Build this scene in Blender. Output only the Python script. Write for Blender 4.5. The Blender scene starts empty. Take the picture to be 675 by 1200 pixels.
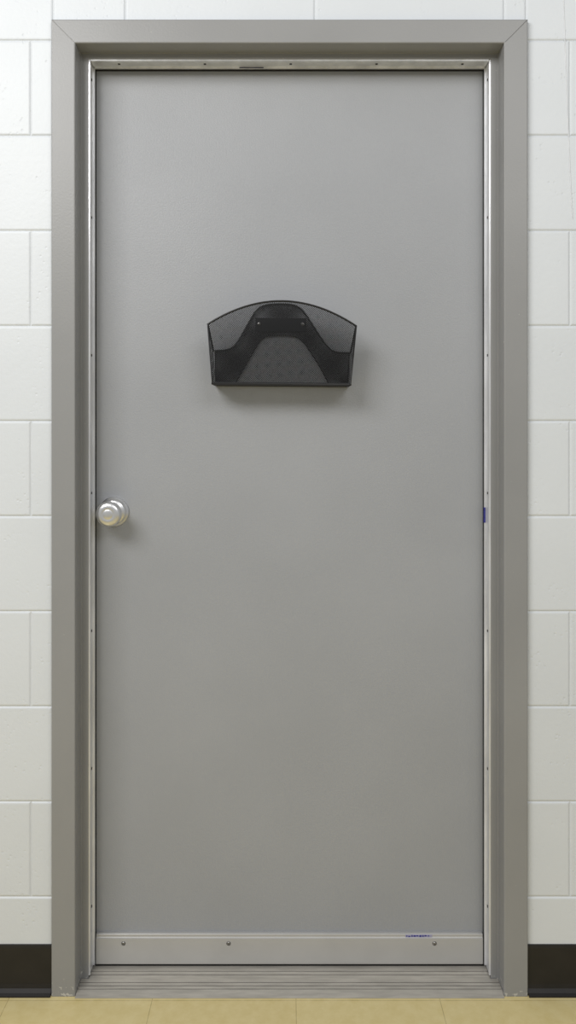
import bpy, bmesh, math, random
from mathutils import Vector
random.seed(3)
sc = bpy.context.scene
try:
    sc.view_settings.view_transform = 'Standard'
except Exception: pass

def lin(c):
    return tuple(((v/255)/12.92 if v/255 <= .04045 else ((v/255+.055)/1.055)**2.4) for v in c)+(1,)

# ---------------- materials ----------------
def newmat(name):
    m = bpy.data.materials.new(name); m.use_nodes = True
    nt = m.node_tree; b = nt.nodes['Principled BSDF']
    return m, nt, b
def N(nt, t, **kw):
    n = nt.nodes.new(t)
    for k, v in kw.items():
        if k.startswith('i_'): n.inputs[k[2:].replace('_', ' ')].default_value = v
        else: setattr(n, k, v)
    return n
def math_(nt, op, a, b=None):
    n = nt.nodes.new('ShaderNodeMath'); n.operation = op
    for i, v in enumerate((a, b)):
        if v is None: continue
        if isinstance(v, (int, float)): n.inputs[i].default_value = v
        else: nt.links.new(v, n.inputs[i])
    return n.outputs[0]
def ramp(nt, fac, stops):
    r = nt.nodes.new('ShaderNodeValToRGB')
    el = r.color_ramp.elements
    while len(el) < len(stops): el.new(.5)
    for e, (p, c) in zip(el, stops): e.position = p; e.color = c
    nt.links.new(fac, r.inputs[0]); return r.outputs[0]
def noise(nt, scale, detail=3, rough=.5, vec=None):
    n = N(nt, 'ShaderNodeTexNoise'); n.inputs['Scale'].default_value = scale
    n.inputs['Detail'].default_value = detail; n.inputs['Roughness'].default_value = rough
    if vec is None:
        tc = N(nt, 'ShaderNodeTexCoord'); vec = tc.outputs['Object']
    nt.links.new(vec, n.inputs['Vector']); return n.outputs['Fac']
def bump(nt, b, h, strength, dist):
    n = N(nt, 'ShaderNodeBump'); n.inputs['Strength'].default_value = strength
    n.inputs['Distance'].default_value = dist
    nt.links.new(h, n.inputs['Height']); nt.links.new(n.outputs[0], b.inputs['Normal'])
def mixc(nt, fac, a, c):
    n = N(nt, 'ShaderNodeMix', data_type='RGBA')
    for s, v in ((0, fac), (6, a), (7, c)):
        if isinstance(v, (tuple, float, int)): n.inputs[s].default_value = v
        else: nt.links.new(v, n.inputs[s])
    return n.outputs[2]
def simple(name, col, rough=.5, metal=0, spec=.5, nscale=60, var=.06):
    m, nt, b = newmat(name)
    c = lin(col); d = tuple(x*(1-var*2) for x in c[:3])+(1,)
    nt.links.new(ramp(nt, noise(nt, nscale), [(.3, d), (.7, c)]), b.inputs['Base Color'])
    b.inputs['Roughness'].default_value = rough; b.inputs['Metallic'].default_value = metal
    b.inputs['Specular IOR Level'].default_value = spec
    return m

# door paint
m_door, nt, b = newmat('grey_door_paint')
c1, c2 = lin((154,156,159)), lin((160,162,165))
nt.links.new(ramp(nt, noise(nt, 3.0, 4), [(.3, c1), (.7, c2)]), b.inputs['Base Color'])
b.inputs['Roughness'].default_value = .4; b.inputs['Specular IOR Level'].default_value = .5
bump(nt, b, noise(nt, 260, 4, .7), .6, .001)
# frame paint with chips near floor
m_frame, nt, b = newmat('grey_frame_paint')
tc = N(nt, 'ShaderNodeTexCoord'); sep = N(nt, 'ShaderNodeSeparateXYZ'); nt.links.new(tc.outputs['Object'], sep.inputs[0])
low = N(nt, 'ShaderNodeMapRange'); nt.links.new(sep.outputs[2], low.inputs[0])
low.inputs[1].default_value = 0; low.inputs[2].default_value = .05; low.inputs[3].default_value = .15; low.inputs[4].default_value = 0
chip = math_(nt, 'GREATER_THAN', math_(nt, 'ADD', noise(nt, 120, 4, .6), low.outputs[0]), .72)
base = ramp(nt, noise(nt, 4, 3), [(.3, lin((140,140,139))), (.7, lin((146,146,145)))])
nt.links.new(mixc(nt, chip, base, lin((188,186,180))), b.inputs['Base Color'])
b.inputs['Roughness'].default_value = .36
bump(nt, b, noise(nt, 220, 3, .6), .35, .0007)
# block wall paint
m_wall, nt, b = newmat('painted_block_wall')
tc = N(nt, 'ShaderNodeTexCoord')
nt.links.new(ramp(nt, noise(nt, 2.5, 4), [(.3, lin((211,215,218))), (.7, lin((218,222,225)))]), b.inputs['Base Color'])
b.inputs['Roughness'].default_value = .45
v = N(nt, 'ShaderNodeTexVoronoi'); v.inputs['Scale'].default_value = 95
nt.links.new(tc.outputs['Object'], v.inputs['Vector'])
pit = N(nt, 'ShaderNodeMapRange'); nt.links.new(v.outputs['Distance'], pit.inputs[0])
pit.inputs[1].default_value = .08; pit.inputs[2].default_value = .3
mask = N(nt, 'ShaderNodeMapRange'); nt.links.new(noise(nt, 22, 2), mask.inputs[0])
mask.inputs[1].default_value = .54; mask.inputs[2].default_value = .66
inv = math_(nt, 'SUBTRACT', 1, pit.outputs[0])
pits = math_(nt, 'MULTIPLY', inv, mask.outputs[0])
h = math_(nt, 'SUBTRACT', math_(nt, 'MULTIPLY', noise(nt, 110, 4, .6), .7), pits)
bump(nt, b, h, .42, .0015)
m_mortar = simple('painted_mortar', (212,215,217), .55, nscale=20)
# floor tiles
m_floor, nt, b = newmat('vinyl_floor_tile')
tc = N(nt, 'ShaderNodeTexCoord'); mp = N(nt, 'ShaderNodeMapping')
mp.inputs['Location'].default_value = (-.0135, .012, 0)
nt.links.new(tc.outputs['Object'], mp.inputs[0])
br = N(nt, 'ShaderNodeTexBrick'); br.offset = 0; br.squash = 1
for k, val in (('Scale', 1), ('Mortar Size', .0009), ('Mortar Smooth', .3), ('Brick Width', .3048), ('Row Height', .3048), ('Bias', 0)):
    br.inputs[k].default_value = val
br.inputs['Color1'].default_value = lin((214,196,138)); br.inputs['Color2'].default_value = lin((211,192,134))
br.inputs['Mortar'].default_value = lin((172,152,98))
nt.links.new(mp.outputs[0], br.inputs[0])
mo = ramp(nt, noise(nt, 35, 6, .65), [(.35, (0,0,0,1)), (.7, (1,1,1,1))])
nt.links.new(mixc(nt, math_(nt, 'MULTIPLY', mo, .45), br.outputs[0], lin((232,218,170))), b.inputs['Base Color'])
b.inputs['Roughness'].default_value = .3
# metals
def metal(name, col, rough, stretch=(1,1,1), var=.25, metalness=1):
    m, nt, b = newmat(name)
    tc = N(nt, 'ShaderNodeTexCoord'); mp = N(nt, 'ShaderNodeMapping'); mp.inputs['Scale'].default_value = stretch
    nt.links.new(tc.outputs['Object'], mp.inputs[0])
    c = lin(col); d = tuple(x*(1-var) for x in c[:3])+(1,)
    f = noise(nt, 30, 5, .6, mp.outputs[0])
    nt.links.new(ramp(nt, f, [(.35, d), (.65, c)]), b.inputs['Base Color'])
    b.inputs['Metallic'].default_value = metalness; b.inputs['Roughness'].default_value = rough
    return m
m_alu = metal('aluminium_strip', (240,241,243), .3, (1,1,.2), .22, .4)
m_thr = metal('worn_threshold_aluminium', (205,200,190), .42, (.4,3,1), .22, .45)
m_thr_dark = simple('threshold_groove_dirt', (72,68,62), .8, nscale=60, var=.2)
m_knob = metal('satin_nickel', (226,226,226), .28, (1,1,1), .05, .9)
m_sweep = simple('sweep_aluminium_paint', (188,187,184), .35, .2, nscale=15, var=.03)
m_screw = metal('steel_screw', (170,168,164), .35)
m_black = simple('black_powder_coat', (14,14,15), .38)
m_screw_dark = simple('dark_screw_and_shadow', (24,23,22), .8)
m_rubber = simple('black_rubber', (26,24,22), .8)
m_base = simple('black_vinyl_base', (30,27,25), .5, nscale=25, var=.2)
m_blue = simple('blue_ink_label', (58,60,160), .6, nscale=300, var=.3)
m_label = simple('label_film', (168,166,190), .5, nscale=300, var=.1)
m_bar = simple('mount_bar_steel', (20,21,24), .35)
# mesh
m_mesh, nt, b = newmat('black_wire_mesh')
tc = N(nt, 'ShaderNodeTexCoord'); sep = N(nt, 'ShaderNodeSeparateXYZ'); nt.links.new(tc.outputs['Object'], sep.inputs[0])
u = math_(nt, 'ADD', sep.outputs[0], sep.outputs[1]); w = math_(nt, 'ADD', sep.outputs[2], sep.outputs[1])
P = .0040
def strand(a):
    s = math_(nt, 'ABSOLUTE', math_(nt, 'SINE', math_(nt, 'MULTIPLY', a, math.pi/P)))
    return math_(nt, 'LESS_THAN', s, .59)
solid = math_(nt, 'MAXIMUM', strand(math_(nt, 'ADD', u, w)), strand(math_(nt, 'SUBTRACT', u, w)))
b.inputs['Base Color'].default_value = lin((9,9,10)); b.inputs['Roughness'].default_value = .4
b.inputs['Specular IOR Level'].default_value = .35
nt.links.new(solid, b.inputs['Alpha'])

# ---------------- mesh helpers ----------------
def obj_from_bm(bm, name, mats, parent=None, smooth=False):
    me = bpy.data.meshes.new(name); bm.normal_update(); bm.to_mesh(me); bm.free()
    for m in (mats if isinstance(mats, list) else [mats]): me.materials.append(m)
    o = bpy.data.objects.new(name, me); sc.collection.objects.link(o)
    if smooth:
        for p in me.polygons: p.use_smooth = True
    if parent: o.parent = parent
    return o
def box(bm, x0,x1,y0,y1,z0,z1, mi=0):
    vs = [bm.verts.new(p) for p in ((x0,y0,z0),(x1,y0,z0),(x1,y1,z0),(x0,y1,z0),(x0,y0,z1),(x1,y0,z1),(x1,y1,z1),(x0,y1,z1))]
    for f in ((0,3,2,1),(4,5,6,7),(0,1,5,4),(1,2,6,5),(2,3,7,6),(3,0,4,7)):
        fa = bm.faces.new([vs[i] for i in f]); fa.material_index = mi
def boxobj(name, dims, mat, parent=None, bev=0):
    bm = bmesh.new(); box(bm, *dims)
    if bev: bmesh.ops.bevel(bm, geom=bm.edges[:], offset=bev, segments=3, affect='EDGES', profile=.5)
    return obj_from_bm(bm, name, mat, parent)
def empty(name, loc=(0,0,0)):
    e = bpy.data.objects.new(name, None); e.empty_display_size = .05; e.location = loc; sc.collection.objects.link(e); return e
def extrude_x(bm, prof, x0, x1, mi=0, cap=True):
    a = [bm.verts.new((x0,y,z)) for y,z in prof]; c = [bm.verts.new((x1,y,z)) for y,z in prof]
    n = len(prof)
    for i in range(n):
        j = (i+1) % n
        f = bm.faces.new((a[i],a[j],c[j],c[i])); f.material_index = mi
    if cap:
        bm.faces.new(a); bm.faces.new(c[::-1])
def lathe(bm, prof, cx, cz, seg=64, mi=0):
    rings = []
    for r, y in prof:
        if r < 1e-6: rings.append([bm.verts.new((cx, y, cz))])
        else: rings.append([bm.verts.new((cx+r*math.cos(t), y, cz+r*math.sin(t))) for t in [2*math.pi*k/seg for k in range(seg)]])
    for A, B in zip(rings, rings[1:]):
        for k in range(seg):
            l = (k+1) % seg
            if len(A) == 1 and len(B) == 1: continue
            if len(A) == 1: f = bm.faces.new((A[0], B[l], B[k]))
            elif len(B) == 1: f = bm.faces.new((A[k], A[l], B[0]))
            else: f = bm.faces.new((A[k], A[l], B[l], B[k]))
            f.material_index = mi
def tube(name, pts, r, mat, parent, closed=False):
    cu = bpy.data.curves.new(name, 'CURVE'); cu.dimensions = '3D'; cu.bevel_depth = r; cu.bevel_resolution = 3
    cu.use_fill_caps = True
    s = cu.splines.new('POLY'); s.points.add(len(pts)-1)
    for p, q in zip(s.points, pts): p.co = (*q, 1)
    s.use_cyclic_u = closed
    cu.materials.append(mat)
    o = bpy.data.objects.new(name, cu); sc.collection.objects.link(o); o.parent = parent
    return o

# ---------------- wall ----------------
HU, HZ = .5075, 2.0825   # hole half-width / height
WX, WH = 2.44, 2.86
YF, YM = .012, .0150
bm = bmesh.new()
def block(x0, x1, z0, z1):
    if x1-x0 < .008 or z1-z0 < .008: return
    rings = []
    for ins, y in ((.0004, YM-.0004), (.0016, YF+.0016), (.0030, YF+.0004), (.0052, YF)):
        rings.append([bm.verts.new(p) for p in ((x0+ins,y,z0+ins),(x1-ins,y,z0+ins),(x1-ins,y,z1-ins),(x0+ins,y,z1-ins))])
    for A, B in zip(rings, rings[1:]):
        for k in range(4):
            l = (k+1) % 4
            bm.faces.new((A[k], A[l], B[l], B[k]))
    bm.faces.new(rings[-1])
PZ = .2042; Z0 = .2055
L = .4064
jl_odd = (36-337.5)/546.3-.0035
jr_odd = (668-337.5)/546.3-.0035
jtop = (147-337.5)/546.3-.0035
rows = [(-.0, Z0, 0)] + [(Z0+PZ*i, Z0+PZ*(i+1), i+1) for i in range(13)]
for z0, z1, i in rows:
    z1 = min(z1, WH)
    if z0 >= WH: break
    if z0 >= 2.0:
        off = jtop if i % 2 == 0 else jtop-L/2
        js = sorted([off+L*k for k in range(-8, 9)])
        segs = [(max(a,-WX), min(c,WX)) for a, c in zip(js, js[1:]) if c > -WX and a < WX]
        for a, c in segs:
            if z0 < HZ:
                for p, q in ((a, min(c,-HU)), (max(a,HU), c)):
                    if q > p: block(p, q, z0, z1)
                p, q = max(a,-HU), min(c,HU)
                if q > p: block(p, q, HZ, z1)
            else: block(a, c, z0, z1)
    else:
        vis = (i % 2 == 1)
        ol = jl_odd if vis else jl_odd+L/2
        js = [ol+L*k for k in range(-8, 3)]
        for a, c in zip(js, js[1:]):
            a2, c2 = max(a,-WX), min(c,-HU)
            if c2 > a2: block(a2, c2, z0, z1)
        orr = jr_odd if vis else jr_odd-L/2
        js = [orr+L*k for k in range(-3, 8)]
        for a, c in zip(js, js[1:]):
            a2, c2 = max(a,HU), min(c,WX)
            if c2 > a2: block(a2, c2, z0, z1)
box(bm, -WX, -HU-.001, YM-.0005, .2, 0, WH, 1)
box(bm, HU+.001, WX, YM-.0005, .2, 0, WH, 1)
box(bm, -HU-.001, HU+.001, YM-.0005, .2, HZ+.001, WH, 1)
wall = obj_from_bm(bm, 'wall_back', [m_wall, m_mortar])
# thin white wire hanging down the wall on the right
m_wire = simple('white_wire', (235,236,238), .4)
tube('hairline_wire', [(.587,.0112,2.45),(.5875,.0112,2.13),(.591,.0112,2.02),(.597,.0112,1.86),(.604,.0112,1.70),(.607,.0112,1.66)], .0007, m_wire, wall)

# ---------------- floor ----------------
floor = boxobj('floor', (-2.44, 2.44, -4.5, .2, -.05, 0), m_floor)

# ---------------- baseboards ----------------
def baseboard(name, x0, x1):
    bm = bmesh.new()
    prof = [(YF+.0005,.0005),(-.004,.0005),(-.004,.003),(.002,.006),(.0065,.013),(.008,.022),(.0085,.098),(.0095,.1035),(YF+.0005,.105)]
    extrude_x(bm, prof, x0, x1)
    bmesh.ops.recalc_face_normals(bm, faces=bm.faces[:])
    return obj_from_bm(bm, name, m_base)
baseboard('baseboard_left', -2.43, -.5095)
baseboard('baseboard_right', .5095, 2.43)

# ---------------- door frame ----------------
def arc(cx, cy, r, a0, a1, n=4):
    return [(cx+r*math.cos(math.radians(a0+(a1-a0)*k/n)), cy+r*math.sin(math.radians(a0+(a1-a0)*k/n))) for k in range(n+1)]
R = .0028
prof = [(.508,.0145)]
prof += arc(.508-R, R, R, 0, -90)
prof += arc(.457+R, R, R, -90, -180)
r2 = .0018
prof += [(.457, .049-.001), (.456, .049)]
prof += arc(.441+r2, .049+r2, r2, -90, -180)
prof += [(.441,.0985), (.457,.0985), (.457,.146), (.506,.146)]
def headz(u):
    if u >= .457: return 2.032+(u-.457)
    return 2.032-(.457-u)*.75
frame = empty('door_frame')
bm = bmesh.new()
cols = []
for uu, y in prof:
    cols.append([bm.verts.new(p) for p in ((-uu,y,0.0005),(-uu,y,headz(uu)),(uu,y,headz(uu)),(uu,y,0.0005))])
for A, B in zip(cols, cols[1:]):
    for k in range(3): bm.faces.new((A[k], A[k+1], B[k+1], B[k]))
bmesh.ops.recalc_face_normals(bm, faces=bm.faces[:])
o = obj_from_bm(bm, 'jambs_and_head', m_frame, frame)
m_seam = simple('mitre_seam', (104,103,100), .6)
m_seam_l = simple('mitre_seam_faint', (136,136,132), .6)
for s, mm in ((1, m_seam), (-1, m_seam_l)):
    tube('mitre_seam_%s' % ('r' if s > 0 else 'l'), [(s*.4600,-.0001,2.035),(s*.4720,-.0001,2.0465),(s*.5065,-.0001,2.0815)], .0005, mm, frame)

# ---------------- weatherstrip ----------------
ws = empty('weatherstrip')
def strip_side(s):
    bm = bmesh.new()
    def bx(xi, xo, *r):
        a, c = (s*xi, s*xo) if s > 0 else (s*xo, s*xi)
        box(bm, a, c, *r)
    bx(.4385, .4408, .0505, .090, .012, 2.0195)
    bx(.4372, .4386, .0505, .0545, .012, 2.0175)
    bx(.4352, .4386, .084, .090, .012, 2.0155)
    obj_from_bm(bm, 'carrier_side', m_alu, ws)
    a, c = (s*.4348, s*.4408) if s > 0 else (s*.4408, s*.4348)
    boxobj('seal_side', (a, c, .0932, .0992, .012, 2.0195), m_rubber, ws)
    bm = bmesh.new()
    for z in [.15+.305*k for k in range(7)]:
        box(bm, *( (s*.4377, s*.4386) if s>0 else (s*.4386, s*.4377)), .066, .071, z, z+.005)
    obj_from_bm(bm, 'screws_side', m_screw_dark, ws)
strip_side(1); strip_side(-1)
bm = bmesh.new()
box(bm, -.4372, .4372, .0505, .090, 2.0175, 2.0198)
box(bm, -.4372, .4372, .0505, .0545, 2.0163, 2.0175)
box(bm, -.4352, .4352, .084, .090, 2.0150, 2.0175)
obj_from_bm(bm, 'carrier_head', m_alu, ws)
boxobj('seal_head', (-.4348, .4348, .0932, .0992, 2.0145, 2.0198), m_rubber, ws)
bm = bmesh.new()
for x in [-.38+.19*k for k in range(5)]:
    box(bm, x, x+.005, .066, .071, 2.0167, 2.0176)
obj_from_bm(bm, 'screws_head', m_screw_dark, ws)
m_blued = simple('faded_blue_tape', (52,54,90), .6, nscale=200, var=.3)
boxobj('label_head', (-.112, -.058, .0836, .0840, 2.0150, 2.0170), m_blued, ws)
boxobj('label_side', (.4345, .4375, .0834, .0905, 1.00, 1.034), m_blue, ws)

# ---------------- door ----------------
door = empty('door_1')
boxobj('slab', (-.4535, .4535, .0998, .1445, .0135, 2.0285), m_door, door, bev=.0012)
# ---------------- door sweep ----------------
sw = empty('door_sweep')
bm = bmesh.new()
prof = [(.0996,.0775),(.0915,.0775),(.0905,.0765),(.0905,.0715),(.0895,.0700),(.0875,.0690),(.0872,.016),(.0880,.0120),(.0996,.0120)]
extrude_x(bm, prof, -.4330, .4325)
bmesh.ops.recalc_face_normals(bm, faces=bm.faces[:])
obj_from_bm(bm, 'carrier', m_sweep, sw)
boxobj('rubber_fin', (-.4340, .4340, .0885, .0975, .0082, .0118), m_rubber, sw)
boxobj('end_gap_seal', (.4326, .4345, .0885, .0990, .0082, .070), m_rubber, sw)
sx = [(p-337.5)/523-.0035 for p in (145, 268, 509)]
bm = bmesh.new()
for x in sx:
    lathe(bm, [(.0042,.0872),(.0040,.0862),(.0032,.0852),(.002,.0846),(0,.0844)], x, .0590, 24)
obj_from_bm(bm, 'screw_heads', m_screw, sw, True)
bm = bmesh.new()
for x in sx:
    box(bm, x-.0022, x+.0022, .0842, .0846, .0588, .0592)
    box(bm, x-.0002, x+.0002, .0842, .0846, .0568, .0612)
    lathe(bm, [(.0047,.08712),(.0041,.0871)], x, .0584, 24)  # dark crescent under each head: screw shadow put in as colour
obj_from_bm(bm, 'screw_slots_and_shadow', m_screw_dark, sw)
bm = bmesh.new()
x0 = (475-337.5)/523-.0035
box(bm, x0, x0+.060, .0898, .0905, .0705, .0765, 0)
x = x0+.002
while x < x0+.056:
    wd = random.uniform(.0015, .006)
    box(bm, x, min(x+wd, x0+.058), .0894, .0898, .0715+random.uniform(0,.0015), .0740+random.uniform(0,.002), 1)
    x += wd+random.uniform(.0008,.003)
obj_from_bm(bm, 'label', [m_label, m_blue], sw)

# ---------------- threshold ----------------
th = empty('threshold')
bm = bmesh.new()
def zt(y):
    if y < .012: return .0012+.0045*(y+.006)/.018
    return .0057+.0008*min(1,(y-.012)/.05)
top = [(-.006,.0004),(-.006,.0014)]
grooves = [.016,.026,.036,.0605,.0725]
for g in grooves:
    top += [(g-.0016, zt(g)), (g-.0009, zt(g)-.0022), (g+.0009, zt(g)-.0022), (g+.0016, zt(g))]
top += [(.099,.0066),(.140,.0066),(.140,.0004)]
front = [p for p in top if p[0] <= .0475] + [(.0475, zt(.0475)), (.0475,.0004)]
back = [(.0475,.0004),(.0475, zt(.0475))]+[p for p in top if p[0] > .0475]
extrude_x(bm, front, -.4562, .4562)
extrude_x(bm, back, -.4400, .4400)
bmesh.ops.recalc_face_normals(bm, faces=bm.faces[:])
obj_from_bm(bm, 'plate', m_thr, th)
bm = bmesh.new()
for g in grooves:
    hw = .4558 if g < .05 else .4396
    box(bm, -hw, hw, g-.0010, g+.0010, zt(g)-.0022, zt(g)-.0010)
obj_from_bm(bm, 'groove_dirt', m_thr_dark, th)

# ---------------- knob ----------------
kb = empty('door_knob')
kx, kz = -.3950, 1.0235
bm = bmesh.new()
ro = [(.0335,.0997),(.0335,.0965),(.0328,.0950),(.0300,.0935),(.0285,.0915),(.0270,.0885),(.0240,.0865),(.0160,.0850),(.0130,.0835)]
lathe(bm, ro, kx, kz)
obj_from_bm(bm, 'rosette', m_knob, kb, True)
bm = bmesh.new()
kp = [(.0125,.0850),(.0115,.0760),(.0130,.0700),(.0175,.0640),(.0230,.0590),(.0268,.0530),(.0280,.0470),(.0276,.0420),(.0256,.0378),(.0220,.0350),(.0180,.0340),(.0120,.0333),(.0112,.0337),(.0105,.0333),(.0050,.0327),(0,.0326)]
lathe(bm, kp, kx, kz)
obj_from_bm(bm, 'knob', m_knob, kb, True)

# ---------------- mesh file holder ----------------
fh = empty('wire_mesh_wall_file_holder', (-.0177, .0985, 1.3065))
YA, YB = -.0735, -.0030
def bez_arch(xl, zl, xr, zr, xm, zm, n=28):
    pts = []
    for k in range(n+1):
        t = k/n
        x = xl+(xr-xl)*t
        s = abs((x-xm)/((xr-xl)/2))
        pts.append((x, zl+(zr-zl)*t+(zm-(zl+zr)/2)*(1-min(1,s)**2.0)))
    return pts
arch = bez_arch(-.1602,.1280,.1605,.1270,0,.1795)
A = [(-.1490,.0)]+arch+[(.1490,.0)]
A3 = [(x, YA, z) for x, z in A]
def panel(bm, pts):
    f = bm.faces.new([bm.verts.new(p) for p in pts]); return f
bm = bmesh.new()
panel(bm, A3)
def pb(px, py):
    return ((px-337.5)/521-.0035+.0177, 1.2145+(500-py)/521-1.3065)
def smooth(pts, n=2):
    for _ in range(n):
        q = [pts[0]]
        for a, c in zip(pts, pts[1:]):
            q.append((a[0]*.75+c[0]*.25, a[1]*.75+c[1]*.25)); q.append((a[0]*.25+c[0]*.75, a[1]*.25+c[1]*.75))
        q.append(pts[-1]); pts = q
    return pts
outer = smooth([pb(*p) for p in ((252,412),(268,411),(277,404),(289,382),(299,364),(308,358),(325,356),(343,357),(353,362),(364,378),(378,400),(390,413),(409,413))])
inner = smooth([pb(*p) for p in ((275,451),(287,430),(298,410),(306,397),(316,393),(342,393),(352,397),(362,410),(375,430),(386,451))])
bl = (-.1480, 0); brr = (.1480, 0)
poly = [bl]+outer+[brr]+[(x, max(z,0)) for x, z in inner[::-1]]
panel(bm, [(x, YB, z) for x, z in poly])
zl = outer[0][1]; zr = outer[-1][1]
panel(bm, [(-.1490,YA,0),(-.1602,YA,.128),(-.1480-.006,YB,zl),(-.1480,YB,0)])
panel(bm, [(.1490,YA,0),(.1605,YA,.127),(.1480+.006,YB,zr),(.1480,YB,0)])
panel(bm, [(-.1490,YA,0),(.1490,YA,0),(.1480,YB,0),(-.1480,YB,0)])
bmesh.ops.triangulate(bm, faces=bm.faces[:])
obj_from_bm(bm, 'mesh_panels', m_mesh, fh)
tube('front_rim', A3, .0021, m_black, fh, True)
tube('back_rim', [(x, YB, z) for x, z in [bl]+outer+[brr]], .0019, m_black, fh)
tube('back_cutout_rim', [(x, YB, max(z,0)) for x, z in inner], .0013, m_black, fh)
tube('bottom_back_bar', [(-.148,YB,0),(.148,YB,0)], .0024, m_black, fh)
tube('side_rim_left', [(-.1602,YA,.128),(-.154,YB,zl)], .0021, m_black, fh)
tube('side_rim_right', [(.1605,YA,.127),(.154,YB,zr)], .0021, m_black, fh)
tube('bottom_left_bar', [(-.149,YA,0),(-.148,YB,0)], .0026, m_black, fh)
tube('bottom_right_bar', [(.149,YA,0),(.148,YB,0)], .0026, m_black, fh)
boxobj('bottom_front_bar', (-.147,.147,YA-.0015,YA+.0015,-.0040,.0036), m_black, fh, bev=.0008)
x0, z1 = pb(299,373); x1, z0 = pb(358,389)
boxobj('mounting_bar', (x0,x1,YB-.0026,YB-.0012,z0,z1), m_bar, fh, bev=.0005)
bm = bmesh.new()
for px in (303, 354):
    x, z = pb(px, 380)
    lathe(bm, [(.0042,YB-.0026),(.0038,YB-.0042),(.002,YB-.0050),(0,YB-.0052)], x, z, 20)
obj_from_bm(bm, 'screws', m_screw, fh, True)
fh.rotation_euler = (0, math.radians(.5), 0)

# ---------------- lights ----------------
def area(name, loc, target, sx, sy, power, col=(1,1,1)):
    l = bpy.data.lights.new(name, 'AREA'); l.shape = 'RECTANGLE'; l.size = sx; l.size_y = sy; l.energy = power; l.color = col
    o = bpy.data.objects.new(name, l); sc.collection.objects.link(o); o.location = loc
    o.rotation_euler = (Vector(target)-Vector(loc)).to_track_quat('-Z', 'Y').to_euler()
    return o
area('ceiling_light', (-1.5,-2.1,2.8), (-.1,0,.9), 1.6, .9, 54, (1,.99,.985))
area('fill_light_right', (1.2,-2.6,2.85), (.2,0,.9), 1.6, .9, 22, (1,.99,.985))  # added soft fill from the right, not a ceiling fixture
w = bpy.data.worlds.new('room_ambient'); sc.world = w; w.use_nodes = True
bg = w.node_tree.nodes['Background']; bg.inputs[0].default_value = (.96,.98,1,1); bg.inputs[1].default_value = .40

# ---------------- camera ----------------
cd = bpy.data.cameras.new('camera'); cam = bpy.data.objects.new('camera', cd); sc.collection.objects.link(cam)
cam.location = (-.0035, -1.75, 1.2145); cam.rotation_euler = (math.radians(90), 0, 0)
cd.sensor_width = 36; cd.sensor_fit = 'AUTO'; cd.lens = 962.5/1200*36; cd.shift_y = -100/1200
cd.clip_start = .01
sc.camera = cam
